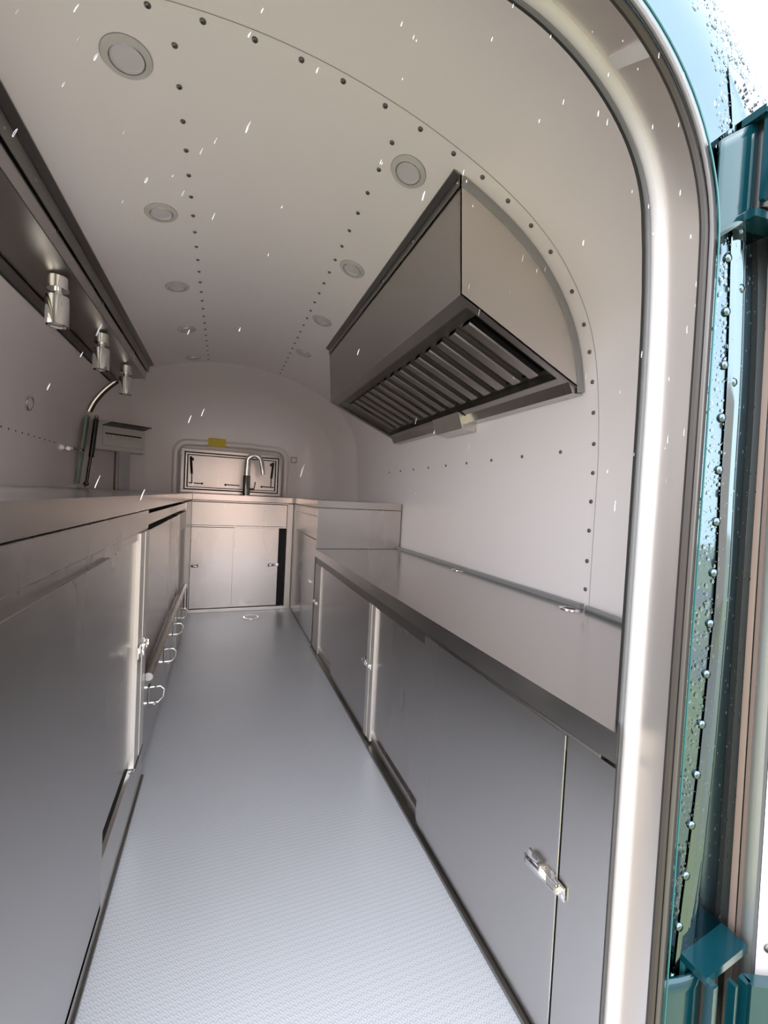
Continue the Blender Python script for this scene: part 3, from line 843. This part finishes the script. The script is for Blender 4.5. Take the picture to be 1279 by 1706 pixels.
# front face, underside
b = new(); extrude_poly(b, [(sx0, yA, zt - .004), (sx0 - .018, yA, 1.695), (sx0 - .024, yA, 1.700), (sx0 - .006, yA, zt - .004)], (0, yB - yA, 0))
link('front_panel', b, 'steel', oh)
b = new(); extrude_poly(b, [(sx0 - .020, yA, 1.692), (xb + .008, yA, zb + .006), (xb + .008, yA, zb + .012), (sx0 - .020, yA, 1.698)], (0, yB - yA, 0))
link('underside', b, 'hood', oh)
ep = [(sx0 - .001, zt - .002), (sx0 - .019, 1.694), (xb + .004, zb + .004)]
arc = []
for i in range(9):
    z = zb + (zt - zb) * i / 8; arc.append((sec_at(-.004, z, -1), z))
poly = [(sx0, zt - .006), (sx0 - .019, 1.690), (xb + .004, zb)] + arc[1:]
b = new(); extrude_poly(b, [(x, yB - .006, z) for x, z in poly], (0, .006, 0)); link('end_panel', b, 'steel', oh)
b = new(); extrude_poly(b, [(x, yA, z) for x, z in poly], (0, .006, 0)); link('end_panel', b, 'steel', oh)
# flange lying on the ceiling
b = new()
f0, f1 = (sx0 + .028, roof_z(sx0 + .028) - .003), (sx0 - .002, roof_z(sx0) - .004)
extrude_poly(b, [(f0[0], yA, f0[1]), (f1[0], yA, f1[1]), (f1[0], yA, f1[1] - .004), (f0[0], yA, f0[1] - .004)], (0, yB + .03 - yA, 0))
link('ceiling_flange', b, 'steel_dark', oh)
b = new(); extrude_poly(b, [(sx0 + .0015, yA, zt - .012), (sx0 - .0035, yA, zt - .060), (sx0 - .0005, yA, zt - .060), (sx0 + .0045, yA, zt - .012)], (0, yB - yA, 0))
link('screw_strip', b, 'steel_dark', oh)
b = new(); extrude_poly(b, [(xb + .006, yA, zb - .002), (xb + .050, yA, zb + .004), (xb + .050, yA, zb + .001), (xb + .006, yA, zb - .005)], (0, yB - yA, 0))
link('wall_flange', b, 'steel_dark', oh)
b = new(); tube(b, [(xb + .004, yA, zb - .004), (xb + .004, yB, zb - .004)], .006, 6); link('sealant_bead', b, 'black', oh)
SCR = rivet_mesh(.004, .002, 'chrome')
for k in range(12):
    rivet(oh, (sx0 + .001, 1.30 + .18 * k, zt - .035), (1, 0, -.1), SCR, 'screw')
for k in range(8):
    rivet(oh, (xb + .03, 1.20 + .28 * k, zb + .000), (0, 0, -1), SCR, 'screw')

LAMP_LAB = ('nearest and largest-looking chrome cylinder heat lamp under the left canopy', 'middle chrome cylinder heat lamp under the left canopy', 'farthest chrome cylinder heat lamp under the canopy, near its end')
for i, y in enumerate((1.885, 2.475, 3.03)):
    zu = 1.676
    t = thing('heat_lamp', LAMP_LAB[i], 'lamp', (-.590, y, zu), 'chrome heat lamps under the left canopy')
    link('ceiling_cup', lathe(new(), [(.030, 0), (.030, -.040), (.034, -.042), (.034, -.045), (0, -.045)], 28, cap=False), 'chrome', t, True)
    link('stem', lathe(new(), [(.014, -.040), (.014, -.075)], 16, cap=False), 'chrome', t, True)
    link('lamp_shade', lathe(new(), [(.0, -.070), (.034, -.070), (.036, -.073), (.036, -.176), (.033, -.177), (.032, -.150), (0, -.150)], 32, cap=False), 'chrome', t, True)
    link('bulb', lathe(new(), [(.022, -.150), (.020, -.165), (0, -.170)], 20, cap=False), 'lens', t, True)

# ------------------------------------------------------------------ range hood
hd = thing('range_hood', 'large steel range hood with baffle filters on the right wall', 'range hood', (0, 0, 0))
hy0, hy1 = 1.04, 2.56
F_t, F_b, B_b = (.585, roof_z(.585) - .003), (.606, 1.512), (1.088, 1.303)
def offp(p, y): return (p[0], y, p[1])
b = new(); extrude_poly(b, [(F_t[0], hy0, F_t[1]), (F_b[0], hy0, F_b[1]), (F_b[0] + .004, hy0, F_b[1] + .002), (F_t[0] + .004, hy0, F_t[1])], (0, hy1 - hy0, 0))
link('front_panel', b, 'hood', hd)
arc = []
for i in range(25):
    z = B_b[1] + (F_t[1] - B_b[1]) * i / 24; arc.append((sec_at(-.005, z, 1), z))
poly = [F_t, F_b, B_b] + [a for a in arc if a[1] > B_b[1] + .002][:-1]
for y, s in ((hy0, 1), (hy1, -1)):
    b = new(); extrude_poly(b, [(x, y, z) for x, z in poly], (0, .005 * s, 0)); link('end_panel', b, 'hood_end_lit', hd)
# curved trim on the end panel against the wall
tr = [(sec_at(-.003, B_b[1] + (F_t[1] - .004 - B_b[1]) * i / 30, 1), B_b[1] + (F_t[1] - .004 - B_b[1]) * i / 30) for i in range(31)]
inner = []
for (x, z) in tr:
    n = sec_normal(x, z); inner.append((x + n.x * .026, z + n.z * .026))
inner[-1] = (max(inner[-1][0], F_t[0] + .002), inner[-1][1])
b = new(); rows = [[(x, hy0 - .003, z) for x, z in tr], [(x, hy0 - .003, z) for x, z in inner]]
strip_surface(b, rows); o = link('curved_trim', b, 'grey_trim', hd); solidify(o, .003)
# top flange with screws
b = new(); extrude_poly(b, [(F_t[0] - .001, hy0, F_t[1]), (F_t[0] - .022, hy0, roof_z(F_t[0] - .022) - .003), (F_t[0] - .022, hy0, roof_z(F_t[0] - .022) - .006), (F_t[0] - .001, hy0, F_t[1] - .005)], (0, hy1 - hy0 + .01, 0))
link('ceiling_flange', b, 'steel_dark', hd)
b = new(); extrude_poly(b, [(F_t[0] - .002, hy0, F_t[1] - .002), (F_t[0] - .001, hy0, F_t[1] - .034), (F_t[0] - .003, hy0, F_t[1] - .034), (F_t[0] - .004, hy0, F_t[1] - .002)], (0, hy1 - hy0, 0))
link('screw_strip', b, 'steel_dark', hd)
for k in range(6): rivet(hd, (F_t[0] - .003, hy0 + .01 + .29 * k, F_t[1] - .018), (-1, 0, 0), SCR, 'screw')
# bottom frame (sloping plane through F_b and B_b)
dv = Vector((B_b[0] - F_b[0], 0, B_b[1] - F_b[1])); Ls = dv.length; dv.normalize(); nv = Vector((dv.z, 0, -dv.x))  # nv points down
if nv.z > 0: nv = -nv
def SP(s, y, h=0.0): return Vector((F_b[0], y, F_b[1])) + dv * s - nv * h
def slab(b, s0, s1, y0, y1, h0, h1):
    a = [SP(s0, y0, h0), SP(s1, y0, h0), SP(s1, y0, h1), SP(s0, y0, h1)]
    extrude_poly(b, a, (0, y1 - y0, 0)); return b
fs0, fs1, fy0, fy1 = .045, .425, hy0 + .030, hy1 - .045
b = new()
slab(b, 0, fs0, hy0, hy1, 0, .005); slab(b, fs1, Ls, hy0, hy1, 0, .005)
slab(b, fs0, fs1, hy0, fy0, 0, .005); slab(b, fs0, fs1, fy1, hy1, 0, .005)
link('bottom_frame', b, 'hood', hd)
b = new()   # recess walls
slab(b, fs0 - .004, fs0, fy0, fy1, 0, .045); slab(b, fs1, fs1 + .004, fy0, fy1, 0, .045)
slab(b, fs0, fs1, fy0 - .004, fy0, 0, .045); slab(b, fs0, fs1, fy1, fy1 + .004, 0, .045)
link('filter_recess', b, 'steel_dark', hd)
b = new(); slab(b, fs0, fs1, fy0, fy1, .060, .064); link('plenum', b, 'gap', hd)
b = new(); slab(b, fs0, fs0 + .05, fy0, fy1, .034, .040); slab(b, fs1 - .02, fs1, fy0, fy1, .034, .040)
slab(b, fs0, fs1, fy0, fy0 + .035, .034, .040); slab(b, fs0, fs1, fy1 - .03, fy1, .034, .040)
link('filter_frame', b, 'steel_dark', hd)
nb = 15; pitch = (fy1 - fy0 - .09) / nb
for k in range(nb):
    y = fy0 + .05 + pitch * (k + .5)
    b = new(); w = pitch * .25
    s0, s1 = fs0 + .052, fs1 - .022
    prof = [(-w, .040), (-w, .022), (-w * .8, .019), (w * .8, .019), (w, .022), (w, .040)]
    rows = [[SP(s, y + yy, h) for yy, h in prof] for s in (s0, s1)]
    strip_surface(b, rows); o = link('baffle', b, 'hood', hd); solidify(o, .0012)
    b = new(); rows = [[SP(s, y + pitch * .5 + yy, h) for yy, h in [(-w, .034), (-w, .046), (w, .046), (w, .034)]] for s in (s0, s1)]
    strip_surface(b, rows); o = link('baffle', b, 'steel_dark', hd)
# grease trough and cup at the rear
b = new(); extrude_poly(b, [(B_b[0] - .065, hy0 + .006, B_b[1] + .030), (B_b[0] - .045, hy0 + .006, B_b[1] - .006), (B_b[0] + .008, hy0 + .006, B_b[1] - .008), (B_b[0] + .008, hy0 + .006, B_b[1] + .006)], (0, hy1 - hy0 - .012, 0))
link('grease_trough', b, 'steel', hd)
b = new(); extrude_poly(b, [(B_b[0] - .100, 1.66, B_b[1] + .038), (B_b[0] - .075, 1.66, B_b[1] - .035), (B_b[0] - .005, 1.66, B_b[1] - .042), (B_b[0] + .004, 1.66, B_b[1] - .006)], (0, .25, 0))
link('grease_cup', b, 'steel_light', hd)

# ------------------------------------------------------------------ ceiling downlights
pos = [(-.238, y) for y in (1.129, 1.690, 2.254, 2.811, 3.385)] + [(.468, y) for y in (1.138, 1.700, 2.263, 2.821)]
ordn = ('nearest', 'second', 'third', 'fourth', 'farthest')
for i, (x, y) in enumerate(pos):
    side = 'left' if x < 0 else 'right'; k = i if x < 0 else i - 5
    word = ordn[k] if not (side == 'right' and k == 3) else 'farthest'
    lab = {'nearest': f'nearest round recessed downlight in the {side} ceiling row', 'farthest': f'farthest round recessed downlight in the {side} ceiling row'}.get(word, f'{word} round recessed downlight from the doorway in the {side} ceiling row')
    z = roof_z(x); n = sec_normal(x, z)
    t = thing('ceiling_downlight', lab, 'light', (x, y, z), 'recessed ceiling downlights')
    m = basis((0, 0, 0), n)
    link('trim_ring', lathe(new(), [(.052, .0005), (.0515, .004), (.038, .0055), (.036, .001)], 36, m, cap=False), 'chromering', t, True)
    link('shadow_ring', lathe(new(), [(.0535, .0004), (.0535, .0012), (.051, .0012)], 36, m, cap=False), 'grey_trim', t, True)
    link('chrome_ring', lathe(new(), [(.038, .005), (.0375, .0065), (.035, .0062), (.035, .001)], 36, m, cap=False), 'chrome', t, True)
    link('lens', lathe(new(), [(.0355, .002), (.02, .0034), (0, .0038)], 36, m, cap=False), 'lens', t, True)

# ------------------------------------------------------------------ floor drain
t = thing('floor_drain', 'small round chrome floor drain near the sink cabinet', 'drain', (.228, 3.20, 0))
link('rim', lathe(new(), [(.055, 0), (.055, .003), (.044, .004), (.044, .0005)], 28, cap=False), 'chrome', t, True)
link('cover', lathe(new(), [(.040, .0), (.038, .005), (0, .006)], 28, cap=False), 'steel_dark', t, True)

# ------------------------------------------------------------------ hinges and open door
def hinge(z, lab, leaf_h, rise):
    h = thing('door_hinge', lab, 'hinge', (0, 0, 0), 'teal door hinges')
    def Q(x, dz, out): return Vector((x, rear_ext(x, z) - out, z + dz))
    H = leaf_h / 2
    # curved wrap-round plate on the skin beside the doorway, its edge cut on a slant
    rows = []
    for j in range(11):
        f = j / 10; x = .566 + .055 * f
        rows.append([Q(x, dz, .004 + .016 * math.sin(PI * .5 * f)) for dz in [-H * (1.15 - .25 * f) + rise * f + (2 * H * (1.0 - .05 * f)) * q / 8 for q in range(9)]])
    o = link('hinge_plate', strip_surface(new(), rows), 'teal', h, True); solidify(o, .004)
    # hooded lip over the box
    b = new(); extrude_poly(b, [Q(.600, H + rise * .6, .0), Q(.700, H + rise * 1.4, .0), Q(.700, H + rise * 1.4 + .012, .0), Q(.600, H + rise * .6 + .010, .0)], (0, -.034, 0))
    link('hood_lip', b, 'teal', h)
    b = new(); extrude_poly(b, [Q(.600, -H * .8 + rise * .6, .0), Q(.690, -H * .8 + rise * 1.3, .0), Q(.690, -H * .8 + rise * 1.3 - .010, .0), Q(.600, -H * .8 + rise * .6 - .010, .0)], (0, -.030, 0))
    link('hood_lip', b, 'teal', h)
    # uprights of the hollow arm
    for x0, x1, o0 in ((.606, .616, .030), (.636, .642, .040), (.654, .664, .044)):
        b = new(); extrude_poly(b, [Q(x0, -H * .8 + rise, o0), Q(x1, -H * .8 + rise, o0), Q(x1, H + rise, o0), Q(x0, H + rise, o0)], (0, -.010, 0))
        link('upright', b, 'teal', h)
    b = new(); extrude_poly(b, [Q(.600, -H * .75 + rise * .8, .002), Q(.668, -H * .75 + rise * 1.1, .002), Q(.668, H + rise, .002), Q(.600, H + rise, .002)], (0, -.006, 0))
    link('back_plate', b, 'teal_edge', h)
    b = new(); tube(b, [Q(.626, -H * .85 + rise, .022), Q(.626, H * 1.05 + rise, .022)], .011, 14); link('hinge_pin', b, 'black_metal', h, True)
    # leaf going to the door
    p = Q(.664, 0, .044); e = Vector((.800, .250, z + rise * 1.5))
    b = new(); extrude_poly(b, [p + Vector((0, 0, -H + rise)), e + Vector((0, 0, -H + rise)), e + Vector((0, 0, H + rise)), p + Vector((0, 0, H + rise))], (-.006, -.014, 0))
    link('door_leaf', b, 'teal', h)
    b = new(); lathe(b, [(.006, 0), (.005, .004), (0, .005)], 12, basis(Q(.612, -H * .55 + rise, .041), (0, -1, 0)), cap=False); link('bolt_head', b, 'chrome_dark', h, True)
    return h
hinge(1.34, 'upper teal hinge joining the doorway to the open door', .125, .025)
hinge(.235, 'lower teal hinge at the foot of the doorway, wet on top', .165, .0)

dr = bpy.data.objects.new('door_1', None); COL.objects.link(dr); dr['kind'] = 'structure'
dr['label'] = 'open entry door with a pinkish metal edge, swung out to the right'
def door_geo():
    d = Vector((.93, -.37, 0)).normalized(); n = Vector((.37, .93, 0)).normalized()  # n: towards its outer skin
    T = .056
    def base(z):   # inner near corner
        return Vector((.700 - .022 * (z - .6), .319, z))
    zt_, R = 1.53, .26
    prof = [(0, -.10 + (zt_ - R + .10) * i / 12) for i in range(13)] + [(R - R * math.cos(a), zt_ - R + R * math.sin(a)) for a in [PI / 2 * k / 10 for k in range(1, 11)]] + [(.6, zt_)]
    def pt(s, z, t): 
        p = base(z) + d * s + n * t; return p
    # edge strips (peach frame, brown gasket, white skin)
    def edge(t0, t1, inset=0.0, m='peach', name='edge_frame', bul=0.0):
        rows = []
        for j in range(5):
            f = j / 4; rows.append([pt(s + inset - bul * math.sin(PI * f), z, t0 + (t1 - t0) * f) for s, z in prof])
        o = link(name, strip_surface(new(), rows), m, dr, True); return o
    edge(.034, T, 0, 'peach', 'edge_frame', .003)
    edge(.026, .034, .002, 'peach', 'edge_groove')
    edge(.004, .026, .001, 'jamb', 'edge_frame', .004)
    edge(-.001, .004, -.001, 'seal_grey', 'edge_bead')
    tube_pts = [pt(s - .001, z, T) for s, z in prof]
    link('outer_gasket', tube(new(), tube_pts, .0022, 6), 'black', dr, True)
    # inner skin and outer skin
    for t, m, nm in ((-.001, 'white', 'inner_skin'), (T, 'skin', 'outer_skin')):
        b = new(); rows = [[pt(s, z, t) for s, z in prof], [pt(.62, z, t) for s, z in prof]]
        strip_surface(b, rows); link(nm, b, m, dr)
    for k in range(14):
        z = .02 + .104 * k
        rivet(dr, pt(.016, z, -.001), -n, RIV)
door_geo()

# ------------------------------------------------------------------ brace at the doorway corner, small things
b = new(); k = 36
for i0 in (34,):
    p, q = LI[i0], LE[i0]; p2, q2 = LI[i0 + 1], LE[i0 + 1]
    dn = Vector((-.5, 0, -.8)) * .006
    extrude_poly(b, [p.lerp(q, .4) + dn, p.lerp(q, .95) + dn, p2.lerp(q2, .95) + dn, p2.lerp(q2, .4) + dn], -dn)
link('splice_plate', b, 'seal', jamb)
b = new(); extrude_poly(b, [(.47, .545, 1.585), (.40, .545, 1.62), (.44, .545, 1.52)], (.03, .03, 0))

# falling rain just inside and outside the doorway
bm = new()
cam = SC.camera.matrix_world
random.seed(11)
for i in range(110):
    y = random.uniform(.12, .29); x = y * random.uniform(-.45, 1.6); z = .92 + y * random.uniform(-.1, 1.5)
    l = random.uniform(.0015, .0050); r = random.uniform(.00012, .00026)
    tube(bm, [(x, y, z), (x + l * .12, y + l * .1, z + l * .5), (x + l * .3, y + l * .2, z + l)], [r * .7, r, r * .3], 6)
o = link('falling_rain', bm, 'drop', None, True); o['kind'] = 'stuff'; tag(o, 'drops of rain falling in front of the doorway', 'rain')
